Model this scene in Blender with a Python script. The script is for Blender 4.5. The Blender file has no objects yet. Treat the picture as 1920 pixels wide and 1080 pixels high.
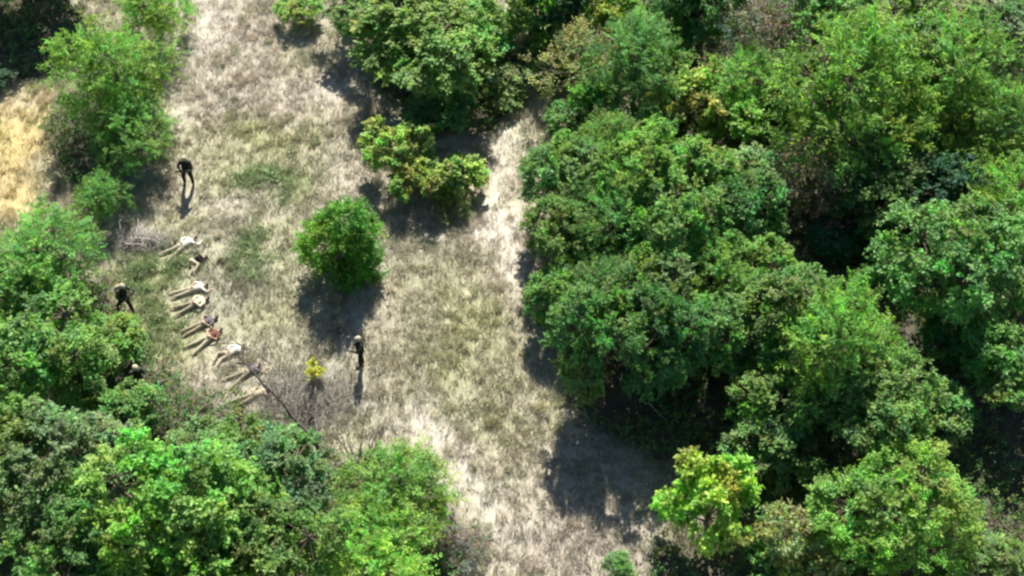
import bpy, bmesh, math, random
import numpy as np
from mathutils import Vector, Matrix

# ------------------------------------------------------------------ camera, light, exposure
random.seed(7); RNG = np.random.default_rng(11)
S = bpy.context.scene
COL = S.collection
PITCH = math.radians(50.0); H_CAM = 55.7; F = 3200.0
cam_d = bpy.data.cameras.new('camera'); cam = bpy.data.objects.new('camera', cam_d); COL.objects.link(cam)
cam_d.sensor_width = 36; cam_d.lens = F / 1920 * 36; cam_d.clip_end = 2500; cam_d.clip_start = 1
CAMP = np.array([0.0, -H_CAM / math.tan(PITCH), H_CAM])
cam.location = CAMP; cam.rotation_euler = (math.pi / 2 - PITCH, 0, 0)
S.camera = cam
SUN_EL = math.radians(43.0); SUN_AZ = math.radians(2.0)   # azimuth measured from +Y towards +X
w = bpy.data.worlds.new('World'); S.world = w; w.use_nodes = True
nt = w.node_tree; nt.nodes.clear()
sky = nt.nodes.new('ShaderNodeTexSky'); sky.sky_type = 'NISHITA'; sky.sun_disc = False
sky.sun_elevation = SUN_EL; sky.sun_rotation = SUN_AZ; sky.altitude = 100; sky.air_density = 0.75; sky.dust_density = 0.15
bg = nt.nodes.new('ShaderNodeBackground'); bg.inputs[1].default_value = 0.062
wo = nt.nodes.new('ShaderNodeOutputWorld'); nt.links.new(sky.outputs[0], bg.inputs[0]); nt.links.new(bg.outputs[0], wo.inputs[0])
sd = bpy.data.lights.new('sun', 'SUN'); sd.energy = 5.0; sd.angle = math.radians(0.5); sd.color = (1.0, 0.955, 0.88)
sun = bpy.data.objects.new('sun', sd); COL.objects.link(sun)
sdir = Vector((-math.sin(SUN_AZ) * math.cos(SUN_EL), -math.cos(SUN_AZ) * math.cos(SUN_EL), -math.sin(SUN_EL)))
sun.rotation_euler = sdir.to_track_quat('-Z', 'Y').to_euler(); sun.location = (0, 60, 60)
S.view_settings.view_transform = 'Standard'; S.view_settings.look = 'None'
S.view_settings.gamma = 1.0; S.view_settings.exposure = 1.2; S.view_settings.use_curve_mapping = False
S.render.engine = 'CYCLES'
S.cycles.max_bounces = 7; S.cycles.diffuse_bounces = 5; S.cycles.glossy_bounces = 2; S.cycles.transmission_bounces = 4
S.cycles.use_denoising = True
S.cycles.pixel_filter_type = 'BLACKMAN_HARRIS'; S.cycles.filter_width = 2.5

# ------------------------------------------------------------------ mapping photo pixels to places
sp_, cp_ = math.sin(PITCH), math.cos(PITCH)
def P(px, py, z=0.0):
    u = (px - 960) / F; v = (py - 540) / F
    d = np.array([u, cp_ - v * sp_, -sp_ - v * cp_])
    t = (z - H_CAM) / d[2]
    return CAMP + d * t

# ------------------------------------------------------------------ numpy noise
def _hash(ix, iy, seed):
    h = (ix.astype(np.int64) * 374761393 + iy.astype(np.int64) * 668265263 + seed * 974634777) & 0xffffffff
    h = ((h ^ (h >> 13)) * 1274126177) & 0xffffffff
    return ((h ^ (h >> 16)) & 0xffff) / 65535.0
def vnoise(x, y, seed=0):
    x = np.asarray(x, float); y = np.asarray(y, float)
    ix = np.floor(x); iy = np.floor(y); fx = x - ix; fy = y - iy
    fx = fx * fx * (3 - 2 * fx); fy = fy * fy * (3 - 2 * fy)
    a = _hash(ix, iy, seed); b = _hash(ix + 1, iy, seed); c = _hash(ix, iy + 1, seed); d = _hash(ix + 1, iy + 1, seed)
    return (a * (1 - fx) + b * fx) * (1 - fy) + (c * (1 - fx) + d * fx) * fy
def fbm(x, y, scale, seed=0, octv=4):
    s = 0; amp = 0.5; tot = 0
    for o in range(octv):
        s = s + amp * vnoise(x / scale * 2 ** o + 31.7 * o, y / scale * 2 ** o - 17.3 * o, seed + o); tot += amp; amp *= 0.5
    return s / tot
def hz(x, y):                                   # height of the ground
    return (fbm(x, y, 9.0, 5, 3) - 0.5) * 0.5 + (fbm(x, y, 1.3, 9, 2) - 0.5) * 0.10

# ------------------------------------------------------------------ materials
def mat(name, color=(.5, .5, .5), rough=0.8, spec=0.2):
    m = bpy.data.materials.new(name); m.use_nodes = True
    b = m.node_tree.nodes['Principled BSDF']
    b.inputs['Base Color'].default_value = (*color, 1); b.inputs['Roughness'].default_value = rough
    b.inputs['Specular IOR Level'].default_value = spec
    return m
def N(m, t, **kw):
    n = m.node_tree.nodes.new(t)
    for k, v in kw.items(): setattr(n, k, v)
    return n
def noisy(name, c1, c2, scale=8, rough=0.85, spec=0.15, bump=0.0):
    m = mat(name, c1, rough, spec); L = m.node_tree.links.new; b = m.node_tree.nodes['Principled BSDF']
    tc = N(m, 'ShaderNodeTexCoord'); no = N(m, 'ShaderNodeTexNoise'); no.inputs['Scale'].default_value = scale; no.inputs['Detail'].default_value = 4
    r = N(m, 'ShaderNodeValToRGB'); r.color_ramp.elements[0].position = .35; r.color_ramp.elements[1].position = .65
    r.color_ramp.elements[0].color = (*c1, 1); r.color_ramp.elements[1].color = (*c2, 1)
    L(tc.outputs['Object'], no.inputs['Vector']); L(no.outputs['Fac'], r.inputs[0]); L(r.outputs[0], b.inputs['Base Color'])
    if bump:
        bp = N(m, 'ShaderNodeBump'); bp.inputs['Strength'].default_value = bump; bp.inputs['Distance'].default_value = .02
        L(no.outputs['Fac'], bp.inputs['Height']); L(bp.outputs[0], b.inputs['Normal'])
    return m
def leaf_mat(name):
    """tint comes from the object's own colour, leaf-to-leaf variation from an attribute"""
    m = mat(name, (.1, .2, .05), 0.55, 0.22); L = m.node_tree.links.new; b = m.node_tree.nodes['Principled BSDF']
    oi = N(m, 'ShaderNodeObjectInfo'); at = N(m, 'ShaderNodeAttribute', attribute_name='var')
    mx = N(m, 'ShaderNodeMix', data_type='RGBA', blend_type='MULTIPLY'); mx.inputs['Factor'].default_value = 1
    L(oi.outputs['Color'], mx.inputs[6]); L(at.outputs['Color'], mx.inputs[7]); L(mx.outputs[2], b.inputs['Base Color'])
    tr = N(m, 'ShaderNodeBsdfTranslucent'); mt = N(m, 'ShaderNodeMix', data_type='RGBA', blend_type='MULTIPLY'); mt.inputs['Factor'].default_value = 1
    mt.inputs[7].default_value = (1.2, 1.35, .62, 1); L(mx.outputs[2], mt.inputs[6]); L(mt.outputs[2], tr.inputs['Color'])
    ms = N(m, 'ShaderNodeMixShader'); ms.inputs[0].default_value = 0.46
    L(b.outputs[0], ms.inputs[1]); L(tr.outputs[0], ms.inputs[2]); L(ms.outputs[0], m.node_tree.nodes['Material Output'].inputs['Surface'])
    return m
M_leaf = leaf_mat('leaf_green')
M_bark = noisy('bark', (.10, .075, .055), (.20, .16, .12), 14, bump=.6)
M_deadwood = noisy('dead_wood', (.07, .055, .045), (.17, .14, .115), 10, bump=.5)
M_palewood = noisy('bleached_wood', (.34, .30, .26), (.52, .47, .41), 10, bump=.5)

def attr_mat(name, att, rough=.9, spec=.1, trans=0.0, nscale=None):
    m = mat(name, (.4, .35, .25), rough, spec); L = m.node_tree.links.new; b = m.node_tree.nodes['Principled BSDF']
    at = N(m, 'ShaderNodeAttribute', attribute_name=att); src = at.outputs['Color']
    if nscale:
        tc = N(m, 'ShaderNodeTexCoord')
        n1 = N(m, 'ShaderNodeTexNoise'); n1.inputs['Scale'].default_value = nscale; n1.inputs['Detail'].default_value = 8; n1.inputs['Roughness'].default_value = .7
        L(tc.outputs['Object'], n1.inputs['Vector'])
        r = N(m, 'ShaderNodeValToRGB'); r.color_ramp.elements[0].position = .3; r.color_ramp.elements[1].position = .72
        r.color_ramp.elements[0].color = (.72, .70, .67, 1); r.color_ramp.elements[1].color = (1.16, 1.15, 1.13, 1)
        L(n1.outputs['Fac'], r.inputs[0])
        mx = N(m, 'ShaderNodeMix', data_type='RGBA', blend_type='MULTIPLY'); mx.inputs['Factor'].default_value = 1
        L(src, mx.inputs[6]); L(r.outputs[0], mx.inputs[7]); src = mx.outputs[2]
        bp = N(m, 'ShaderNodeBump'); bp.inputs['Strength'].default_value = .7; bp.inputs['Distance'].default_value = .05
        L(n1.outputs['Fac'], bp.inputs['Height']); L(bp.outputs[0], b.inputs['Normal'])
    L(src, b.inputs['Base Color'])
    if trans:
        tr = N(m, 'ShaderNodeBsdfTranslucent'); L(src, tr.inputs['Color']); ms = N(m, 'ShaderNodeMixShader'); ms.inputs[0].default_value = trans
        L(b.outputs[0], ms.inputs[1]); L(tr.outputs[0], ms.inputs[2]); L(ms.outputs[0], m.node_tree.nodes['Material Output'].inputs['Surface'])
    return m
M_ground = attr_mat('dry_ground', 'tone', nscale=2.2)
M_grass = attr_mat('grass_blades', 'tone', rough=.7, spec=.2, trans=.35)

# ------------------------------------------------------------------ object helpers
def tag(o, label=None, cat=None, group=None, kind=None):
    if label: o['label'] = label
    if cat: o['category'] = cat
    if group: o['group'] = group
    if kind: o['kind'] = kind
    return o
def link(name, me, parent=None, loc=None):
    o = bpy.data.objects.new(name, me); COL.objects.link(o)
    if parent is not None: o.parent = parent
    if loc is not None: o.location = loc
    return o
def empty(name, loc, rz=0.0, scale=1.0):
    o = bpy.data.objects.new(name, None); COL.objects.link(o); o.location = loc; o.rotation_euler = (0, 0, rz)
    o.scale = (scale,) * 3 if not hasattr(scale, '__len__') else scale
    o.empty_display_size = .3
    return o
def np_mesh(name, V, Fc, k, m, cols=None, att='var', smooth=False):
    """V (n,3); Fc (f,k)"""
    me = bpy.data.meshes.new(name)
    V = np.ascontiguousarray(V, dtype=np.float32); Fc = np.ascontiguousarray(Fc, dtype=np.int32)
    me.vertices.add(len(V)); me.vertices.foreach_set('co', V.ravel())
    me.loops.add(len(Fc) * k); me.loops.foreach_set('vertex_index', Fc.ravel())
    me.polygons.add(len(Fc)); me.polygons.foreach_set('loop_start', np.arange(0, len(Fc) * k, k, dtype=np.int32))
    me.polygons.foreach_set('loop_total', np.full(len(Fc), k, dtype=np.int32))
    if smooth: me.polygons.foreach_set('use_smooth', np.ones(len(Fc), dtype=bool))
    me.update(calc_edges=True)
    if cols is not None:
        a = me.color_attributes.new(att, 'FLOAT_COLOR', 'POINT')
        c = np.ones((len(V), 4), dtype=np.float32); c[:, :3] = cols; a.data.foreach_set('color', c.ravel())
    if m: me.materials.append(m)
    return me
class Tubes:
    """collects tapered tubes along polylines"""
    def __init__(s): s.V = []; s.F = []; s.n = 0
    def add(s, pts, rad, seg=6):
        pts = [np.asarray(p, float) for p in pts]; m = len(pts)
        ref = np.array([.31, .17, .93])
        for i, p in enumerate(pts):
            t = pts[min(i + 1, m - 1)] - pts[max(i - 1, 0)]; t /= (np.linalg.norm(t) + 1e-9)
            a = np.cross(t, ref); 
            if np.linalg.norm(a) < .1: a = np.cross(t, np.array([1., 0, 0]))
            a /= np.linalg.norm(a); b = np.cross(t, a)
            an = np.arange(seg) / seg * 2 * math.pi
            s.V.append(p + rad[i] * (np.cos(an)[:, None] * a + np.sin(an)[:, None] * b))
        for i in range(m - 1):
            for j in range(seg):
                k = (j + 1) % seg; o = s.n + i * seg
                s.F.append((o + j, o + k, o + seg + k, o + seg + j))
        s.n += m * seg
    def mesh(s, name, m): return np_mesh(name, np.concatenate(s.V), np.array(s.F), 4, m, smooth=True)
def wiggle(a, b, n, amp, rng):
    a = np.asarray(a, float); b = np.asarray(b, float); out = [a]
    L = np.linalg.norm(b - a)
    for i in range(1, n): out.append(a + (b - a) * i / n + rng.normal(0, amp * L, 3))
    out.append(b); return out
def nrm(v): return v / (np.linalg.norm(v, axis=-1, keepdims=True) + 1e-9)

# ------------------------------------------------------------------ ground colours (dry grass, green patches, bare paths, litter with tree shade painted in)
STRAW = (.47, .435, .345); PINK = (.50, .45, .385); PALE = (.585, .545, .475); GREEN = (.27, .33, .13); OLIVE = (.40, .41, .22)
GOLD = (.56, .46, .22); LITTER_SHADE = (.060, .055, .036); GREYG = (.40, .395, .31)  # wood floor: litter and dark soil, darkened further to deepen the tree shade
patches = [  # pixel x, y, radius x, radius y (pixels), colour, strength
 (440, 60, 150, 120, PINK, .9), (560, 180, 110, 60, PINK, .8), (400, 200, 80, 80, PINK, .8), (500, 265, 110, 50, OLIVE, .8), (440, 250, 60, 40, OLIVE, .5),
 (660, 330, 60, 60, PINK, .6), (510, 340, 90, 40, GREEN, .7), (450, 385, 70, 30, PINK, .8), (400, 330, 50, 40, OLIVE, .5),
 (480, 470, 70, 70, GREEN, .6), (300, 520, 90, 60, GREEN, .75), (270, 600, 60, 60, OLIVE, .8), (330, 620, 90, 50, OLIVE, .7), (440, 540, 90, 70, GREYG, .7),
 (520, 600, 60, 80, OLIVE, .5), (350, 710, 60, 40, PINK, .7), (300, 680, 50, 40, OLIVE, .5), (560, 730, 100, 60, GREYG, .8), (620, 790, 60, 60, GREYG, .6),
 (780, 470, 80, 40, GREYG, .4), (945, 410, 42, 50, PALE, 1), (910, 440, 60, 24, PALE, .9), (930, 350, 26, 60, PALE, 1), (955, 265, 30, 50, PALE, .8), (970, 480, 35, 55, PALE, .8), (380, 60, 40, 110, PALE, .7), (620, 175, 50, 35, PALE, .7), (340, 200, 25, 60, PALE, .6), (450, 385, 55, 22, PALE, .6),
 (820, 540, 80, 50, OLIVE, .4), (880, 600, 90, 60, OLIVE, .7), (860, 700, 110, 60, OLIVE, .7), (760, 650, 60, 80, STRAW, .5), (950, 800, 60, 50, OLIVE, .5),
 (815, 825, 26, 45, PALE, 1), (855, 880, 26, 40, PALE, 1), (890, 930, 26, 40, PALE, .9), (795, 785, 30, 30, PALE, .9), (930, 980, 30, 40, PALE, .7),
 (1100, 960, 120, 60, PINK, .6), (1000, 1030, 120, 50, PINK, .7), (900, 1040, 60, 40, GREYG, .5), (1180, 1040, 70, 60, PINK, .6), (1200, 980, 60, 50, PINK, .6),
 (30, 270, 70, 90, GOLD, 1), (30, 370, 60, 60, GOLD, .9), (-60, 300, 90, 120, GOLD, .9), (680, 420, 60, 40, PINK, .6), (700, 520, 40, 60, STRAW, .5),
 (240, 450, 60, 25, GREYG, .9), (1270, 250, 50, 40, PINK, .8), (1000, 180, 40, 50, GREYG, .5), (1150, 160, 60, 60, STRAW, .4),
]
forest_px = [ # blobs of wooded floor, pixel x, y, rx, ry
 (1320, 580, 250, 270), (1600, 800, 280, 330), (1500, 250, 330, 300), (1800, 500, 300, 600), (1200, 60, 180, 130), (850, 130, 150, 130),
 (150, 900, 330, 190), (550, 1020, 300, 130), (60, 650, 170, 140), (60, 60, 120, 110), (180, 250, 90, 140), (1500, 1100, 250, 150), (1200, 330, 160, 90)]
PT = []
for (px, py, rx, ry, c, s) in patches:
    p = P(px, py); PT.append((p[0], p[1], rx / 43, ry / 33, np.array(c), s))
FP = []
for (px, py, rx, ry) in forest_px:
    p = P(px, py); FP.append((p[0], p[1], rx / 43, ry / 33))
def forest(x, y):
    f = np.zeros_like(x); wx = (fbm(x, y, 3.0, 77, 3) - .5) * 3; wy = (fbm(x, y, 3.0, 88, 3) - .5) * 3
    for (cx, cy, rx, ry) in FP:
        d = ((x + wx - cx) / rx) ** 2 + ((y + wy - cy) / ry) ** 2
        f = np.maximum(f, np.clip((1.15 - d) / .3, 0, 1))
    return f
def tone(x, y, with_forest=True):
    base = np.array(STRAW) * np.ones((len(x), 1))
    n = fbm(x, y, 3.5, 21, 4)[:, None]; base = base * (1 - np.clip((n - .5) * 4, 0, 1) * .6) + np.array(PINK) * np.clip((n - .5) * 4, 0, 1) * .6
    n2 = np.clip((fbm(x, y, 1.6, 41, 4)[:, None] - .52) * 5, 0, 1); base = base * (1 - n2 * .45) + np.array(OLIVE) * n2 * .45
    wx = (fbm(x, y, 1.2, 61, 3) - .5) * 2.2; wy = (fbm(x, y, 1.2, 71, 3) - .5) * 2.2
    for (cx, cy, rx, ry, c, s) in PT:
        d = ((x + wx - cx) / rx) ** 2 + ((y + wy - cy) / ry) ** 2
        k = (np.exp(-d * 1.1) * s)[:, None]; base = base * (1 - k) + c * k
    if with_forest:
        k = (forest(x, y) * .85)[:, None]; base = base * (1 - k) + np.array(LITTER_SHADE) * k
    return base

def axis(lo, hi, step, far):
    a = list(np.arange(lo, hi + 1e-6, step)); 
    l = []; d = step * 3; v = lo - d
    while v > -far: l.append(v); d *= 1.7; v -= d
    r = []; d = step * 3; v = hi + d
    while v < far: r.append(v); d *= 1.7; v += d
    return np.array(l[::-1] + a + r)
gx = axis(-34, 34, .22, 900); gy = axis(-19, 32, .22, 900)
X, Y = np.meshgrid(gx, gy); xf = X.ravel(); yf = Y.ravel()
gv = np.stack([xf, yf, hz(xf, yf)], 1); nx = len(gx); ny = len(gy)
i = np.arange(nx - 1)[None, :] + nx * np.arange(ny - 1)[:, None]; i = i.ravel()
gf = np.stack([i, i + 1, i + 1 + nx, i + nx], 1)
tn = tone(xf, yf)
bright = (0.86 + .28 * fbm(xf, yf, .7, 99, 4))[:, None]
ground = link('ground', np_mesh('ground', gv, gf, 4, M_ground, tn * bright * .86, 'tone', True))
tag(ground, 'dry grassy clearing floor with bare paths and leaf litter, painted darker as shade, under the trees', kind='structure')

# ------------------------------------------------------------------ grass
ROW = [(306, 486, 372, 446), (342, 505, 386, 480), (323, 556, 392, 534), (323, 588, 396, 560), (343, 627, 408, 596), (354, 660, 420, 618), (391, 687, 464, 648), (432, 718, 486, 688), (436, 752, 494, 722), (355, 340, 350, 400), (236, 570, 226, 610), (679, 684, 679, 745)]
def near_row(x, y, d=.42):
    k = np.zeros(len(x), bool)
    for (a, b, c, e) in ROW:
        p = P(a, b)[:2]; q = P(c, e)[:2]; v = q - p; t = np.clip(((x - p[0]) * v[0] + (y - p[1]) * v[1]) / (v @ v), 0, 1)
        k |= np.hypot(x - p[0] - t * v[0], y - p[1] - t * v[1]) < d
    return k
def blades(n_tuft, per, region, name, label, hmul=1.0, dens=None, col=None, wmul=1.0, seed=1, spread=.16):
    r = np.random.default_rng(seed)
    x = r.uniform(region[0], region[1], n_tuft); y = r.uniform(region[2], region[3], n_tuft)
    if dens is not None:
        keep = (r.random(n_tuft) < dens(x, y)) & (~near_row(x, y, .3) | (r.random(n_tuft) < .45)); x = x[keep]; y = y[keep]
    n = len(x)
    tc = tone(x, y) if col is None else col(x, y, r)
    tv = r.uniform(.82, 1.18, n); th = r.uniform(.4, 1.2, n) * np.clip(.35 + 1.0 * fbm(x, y, 1.7, 133, 4), .25, 1.5) * hmul
    la = r.uniform(0, 2 * math.pi, n); lm = r.uniform(.0, .45, n)
    X = np.repeat(x, per); Y = np.repeat(y, per); m = len(X)
    X = X + r.normal(0, spread * .6, m); Y = Y + r.normal(0, spread * .6, m)
    h = np.repeat(th, per) * r.uniform(.18, .52, m); 
    ang = r.uniform(0, 2 * math.pi, m); lean = r.uniform(.05, .8, m)
    dx = np.cos(ang) * lean + np.repeat(np.cos(la) * lm, per); dy = np.sin(ang) * lean + np.repeat(np.sin(la) * lm, per)
    tz = h * r.uniform(.55, 1, m)
    ww = r.uniform(.008, .022, m) * wmul; wa = r.uniform(0, math.pi, m)
    Z = hz(X, Y) - .02
    b0 = np.stack([X - np.cos(wa) * ww, Y - np.sin(wa) * ww, Z], 1); b1 = np.stack([X + np.cos(wa) * ww, Y + np.sin(wa) * ww, Z], 1)
    tp = np.stack([X + dx * h, Y + dy * h, Z + tz], 1)
    V = np.stack([b0, b1, tp], 1).reshape(-1, 3); Fc = np.arange(m * 3).reshape(-1, 3)
    c = np.repeat(tc * tv[:, None], per, 0) * r.uniform(.85, 1.3, (m, 1))
    # some blades bleached, some still green
    g = r.random(m); c[g > .92] = c[g > .92] * .4 + np.array(PALE) * .62; c[g < .12] = c[g < .12] * .5 + np.array(GREEN) * .45
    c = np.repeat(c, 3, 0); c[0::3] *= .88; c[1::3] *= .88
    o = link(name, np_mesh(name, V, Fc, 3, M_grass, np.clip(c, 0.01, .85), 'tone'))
    tag(o, label, 'grass', kind='stuff'); return o
def weeds(px, py, rx, ry, n, nm, label, seed):
    c = P(px, py); ax, ay = rx / 43, ry / 32
    d = lambda x, y: np.clip(1.3 - 1.3 * np.hypot((x - c[0]) / ax, (y - c[1]) / ay), 0, 1) * np.clip(fbm(x, y, .6, 555, 3) * 3 - .9, 0, 1)
    blades(n, 14, (c[0] - ax, c[0] + ax, c[1] - ay, c[1] + ay), nm, label, hmul=1.3, dens=d, wmul=1.9, seed=seed, spread=.2,
           col=lambda x, y, r: np.array((.30, .40, .19)) * r.uniform(.7, 1.3, (len(x), 1)))
def dens_main(x, y):
    f = forest(x, y); bare = np.zeros_like(x)
    for (cx, cy, rx, ry, c, s) in PT:
        if c[0] > .52: bare = np.maximum(bare, np.exp(-(((x - cx) / rx) ** 2 + ((y - cy) / ry) ** 2) * 1.1) * s)
    return (1 - .85 * f) * (1 - .88 * bare) * np.clip(.5 + .8 * fbm(x, y, 1.1, 201, 3), 0, 1)
REG = (-27, 27, -15.5, 24)
weeds(285, 508, 75, 50, 900, 'green_weeds', 'low green weeds growing between the walking guard and the lying row', 61)
weeds(290, 610, 80, 60, 500, 'green_weeds', 'thin green weeds in front of the walking guard', 62)
weeds(500, 345, 90, 45, 500, 'green_weeds', 'light green weeds in the grass above the upright bush', 63)
weeds(470, 480, 60, 60, 350, 'green_weeds', 'sparse green weeds between the lying row and the upright bush', 64)
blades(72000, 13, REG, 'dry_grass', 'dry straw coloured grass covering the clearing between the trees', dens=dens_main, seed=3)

def tussocks(n, seed):
    r = np.random.default_rng(seed); x = r.uniform(REG[0], REG[1], n); y = r.uniform(REG[2], REG[3], n)
    k = r.random(n) < dens_main(x, y) * np.clip(fbm(x, y, 2.4, 411, 3) * 3.2 - 1.1, .03, 1); k &= ~near_row(x, y); x = x[k]; y = y[k]; n = len(x)
    per = 60; hh = r.uniform(.22, .55, n); sp = r.uniform(.08, .24, n); t = tone(x, y); u = r.random(n)
    t[u < .35] = t[u < .35] * .55 + np.array((.25, .30, .12)) * .45; t[(u > .35) & (u < .55)] *= np.array((.98, .90, .85)); t[u > .85] = t[u > .85] * .5 + np.array(PALE) * .5
    m = n * per; X = np.repeat(x, per); Y = np.repeat(y, per); s_ = np.repeat(sp, per); H = np.repeat(hh, per) * r.uniform(.45, 1, m)
    a = r.uniform(0, 6.283, m); q = s_ * np.sqrt(r.random(m)) * 1.4; bx = X + np.cos(a) * q; by = Y + np.sin(a) * q; le = r.uniform(.05, .5, m)
    tx = bx + np.cos(a) * le * H + np.repeat(r.normal(0, .1, n), per); ty = by + np.sin(a) * le * H + np.repeat(r.normal(0, .1, n), per); z = hz(bx, by) - .02
    w_ = r.uniform(.008, .017, m); wa = r.uniform(0, 3.14, m)
    V = np.stack([np.stack([bx - np.cos(wa) * w_, by - np.sin(wa) * w_, z], 1), np.stack([bx + np.cos(wa) * w_, by + np.sin(wa) * w_, z], 1), np.stack([tx, ty, z + H], 1)], 1).reshape(-1, 3)
    c = np.repeat(np.repeat(t * r.uniform(.95, 1.35, (n, 1)), per, 0) * r.uniform(.75, 1.25, (m, 1)), 3, 0)
    o = link('grass_tussocks', np_mesh('grass_tussocks', V, np.arange(m * 3).reshape(-1, 3), 3, M_grass, np.clip(c, .01, .85), 'tone'))
    tag(o, 'taller tussocks of straw and green grass standing in the clearing', 'grass', kind='stuff')
tussocks(8500, 12)

# ------------------------------------------------------------------ trees and shrubs
def leaves_from_twigs(Pb, D, L, k, leaf, r, droop=.15, fold=.6, upb=.9, tvar=None, spreadn=.03, side=1.0):
    n = len(Pb); t = np.tile(np.linspace(.12, 1, k), (n, 1)) + r.normal(0, .04, (n, k))
    up = np.array([0, 0, 1.])
    sd_ = nrm(np.cross(D, up) + r.normal(0, .25, (n, 3)))
    sg = np.where(np.arange(k) % 2 == 0, 1., -1.)[None, :, None] * np.ones((n, 1, 1))
    pos = Pb[:, None] + D[:, None] * (L[:, None] * t)[..., None] - up * (droop * L[:, None] * t ** 2)[..., None] + r.normal(0, spreadn, (n, k, 3))
    tanv = D[:, None] - up * (2 * droop * t)[..., None]
    ld = nrm(nrm(tanv) * .7 + sd_[:, None] * sg * side + r.normal(0, .38, (n, k, 3)))
    nr = nrm(up * upb + D[:, None] * .55 + r.normal(0, .5, (n, k, 3)))
    sn = nrm(np.cross(ld, nr)); nn = np.cross(sn, ld)
    ll = (leaf[0] * r.uniform(.65, 1.25, (n, k)))[..., None]; lw = (leaf[1] * r.uniform(.7, 1.2, (n, k)))[..., None] * .5
    p0 = pos; p1 = pos + ld * ll * .45 + sn * lw + nn * lw * .3; p2 = pos + ld * ll - nn * ll * .08; p3 = pos + ld * ll * .45 - sn * lw + nn * lw * .3
    V = np.stack([p0, p1, p2, p3], 2).reshape(-1, 3)
    tv = np.ones((n, 3)) if tvar is None else tvar
    c = tv[:, None] * r.uniform(.72, 1.3, (n, k, 1)) * (1 + (t[..., None] - .5) * .25)
    c = c * np.array([1, 1, 1]) ** 1
    yl = r.random((n, k)) < .05; c[yl] *= np.array([1.35, 1.15, .9])
    c = np.repeat(c.reshape(-1, 3), 4, 0)
    return V, c
def make_plant(seed, R=2.8, Ht=6.0, base=1.6, nl=8, lobe=.5, clusters=230, twigs=5, k=11, tl=.45, leaf=(.17, .10), droop=.15, upb=.9, cl_r=.28, up=.25, side=1.0, zmin=-.55, spread=.62, inner=.2, spreadn=.03, zr=(-.55, .35)):
    r = np.random.default_rng(seed); C = []; Rr = []
    zc = (Ht + base) / 2; rz = (Ht - base) / 2
    for a in range(nl):
        th = a / nl * 2 * math.pi + r.normal(0, .35); q = spread * r.uniform(.75, 1.12); zz = r.uniform(*zr)
        C.append([math.cos(th) * R * q, math.sin(th) * R * q, zc + zz * rz]); Rr.append(R * lobe * r.uniform(.75, 1.15))
    for a in range(max(3, nl // 3)):
        C.append([r.normal(0, .22) * R, r.normal(0, .22) * R, zc + rz * r.uniform(.25, .5)]); Rr.append(R * lobe * r.uniform(.85, 1.15))
    C = np.array(C); Rr = np.array(Rr); nL = len(C)
    rzs = np.minimum(Rr, rz * .62)
    li = r.choice(nL, clusters * 4, p=Rr ** 2 / (Rr ** 2).sum()); dd = nrm(r.normal(0, 1, (len(li), 3))); dd = dd[(dd[:, 2] > zmin)]; li = li[:len(dd)]
    rad = np.where(r.random(len(dd)) < inner, r.uniform(.3, .75, len(dd)), r.uniform(.78, 1.08, len(dd)))
    sc = np.stack([Rr[li], Rr[li], rzs[li]], 1)
    cc = C[li] + dd * sc * rad[:, None]
    inside = np.zeros(len(cc), bool)
    for q in range(nL):
        e = (cc - C[q]) / np.array([Rr[q], Rr[q], rzs[q]]); inside |= ((e ** 2).sum(1) < .5) & (li != q)
    keep = ~inside | (r.random(len(cc)) < .12); cc = cc[keep][:clusters]; dd = dd[keep][:clusters]; li = li[keep][:clusters]
    out = nrm((cc - C[li]) * .7 + (cc - np.array([0, 0, zc])) * .5)
    n = len(cc)
    Pb = np.repeat(cc, twigs, 0) + r.normal(0, cl_r, (n * twigs, 3)) * np.array([1, 1, .5]); D = nrm(np.repeat(out, twigs, 0) * .8 + r.normal(0, .62, (n * twigs, 3)) + np.array([0, 0, up]))
    L = tl * r.uniform(.6, 1.3, n * twigs)
    cv = np.stack([r.uniform(.78, 1.22, n), r.uniform(.88, 1.15, n), r.uniform(.8, 1.2, n)], 1) * r.uniform(.7, 1.3, (n, 1))
    lv = np.stack([r.uniform(.82, 1.12, nL), r.uniform(.88, 1.12, nL), r.uniform(.85, 1.2, nL)], 1); cv = cv * lv[li]
    V, c = leaves_from_twigs(Pb, D, L, k, leaf, r, droop, upb=upb, tvar=np.repeat(cv, twigs, 0), side=side, spreadn=spreadn)
    crown = np_mesh('crown', V, np.arange(len(V)).reshape(-1, 4), 4, M_leaf, c)
    T = Tubes(); tr = .035 * Ht
    fork = np.array([r.normal(0, .1), r.normal(0, .1), base * .75 + .2])
    tp = np.array([r.normal(0, .15), r.normal(0, .15), zc + rz * .5])
    T.add([(0, 0, -.3), (0, 0, 0), *wiggle((0, 0, .1), fork, 2, .05, r), *wiggle(fork, tp, 3, .06, r)[1:]], [tr * 1.6, tr * 1.25, tr * 1.1, tr, tr * .9, tr * .6, tr * .4, tr * .15], 8)
    for q in range(nL):
        s = fork + (tp - fork) * r.uniform(0, .6); pts = wiggle(s, C[q], 3, .07, r); T.add(pts, [tr * .55, tr * .42, tr * .3, tr * .2], 6)
        idx = np.where(li == q)[0][:14]
        for h in idx: T.add(wiggle(C[q], cc[h], 2, .08, r), [tr * .18, tr * .11, tr * .04], 4)
    trunk = T.mesh('trunk', M_bark)
    return trunk, crown
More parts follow.
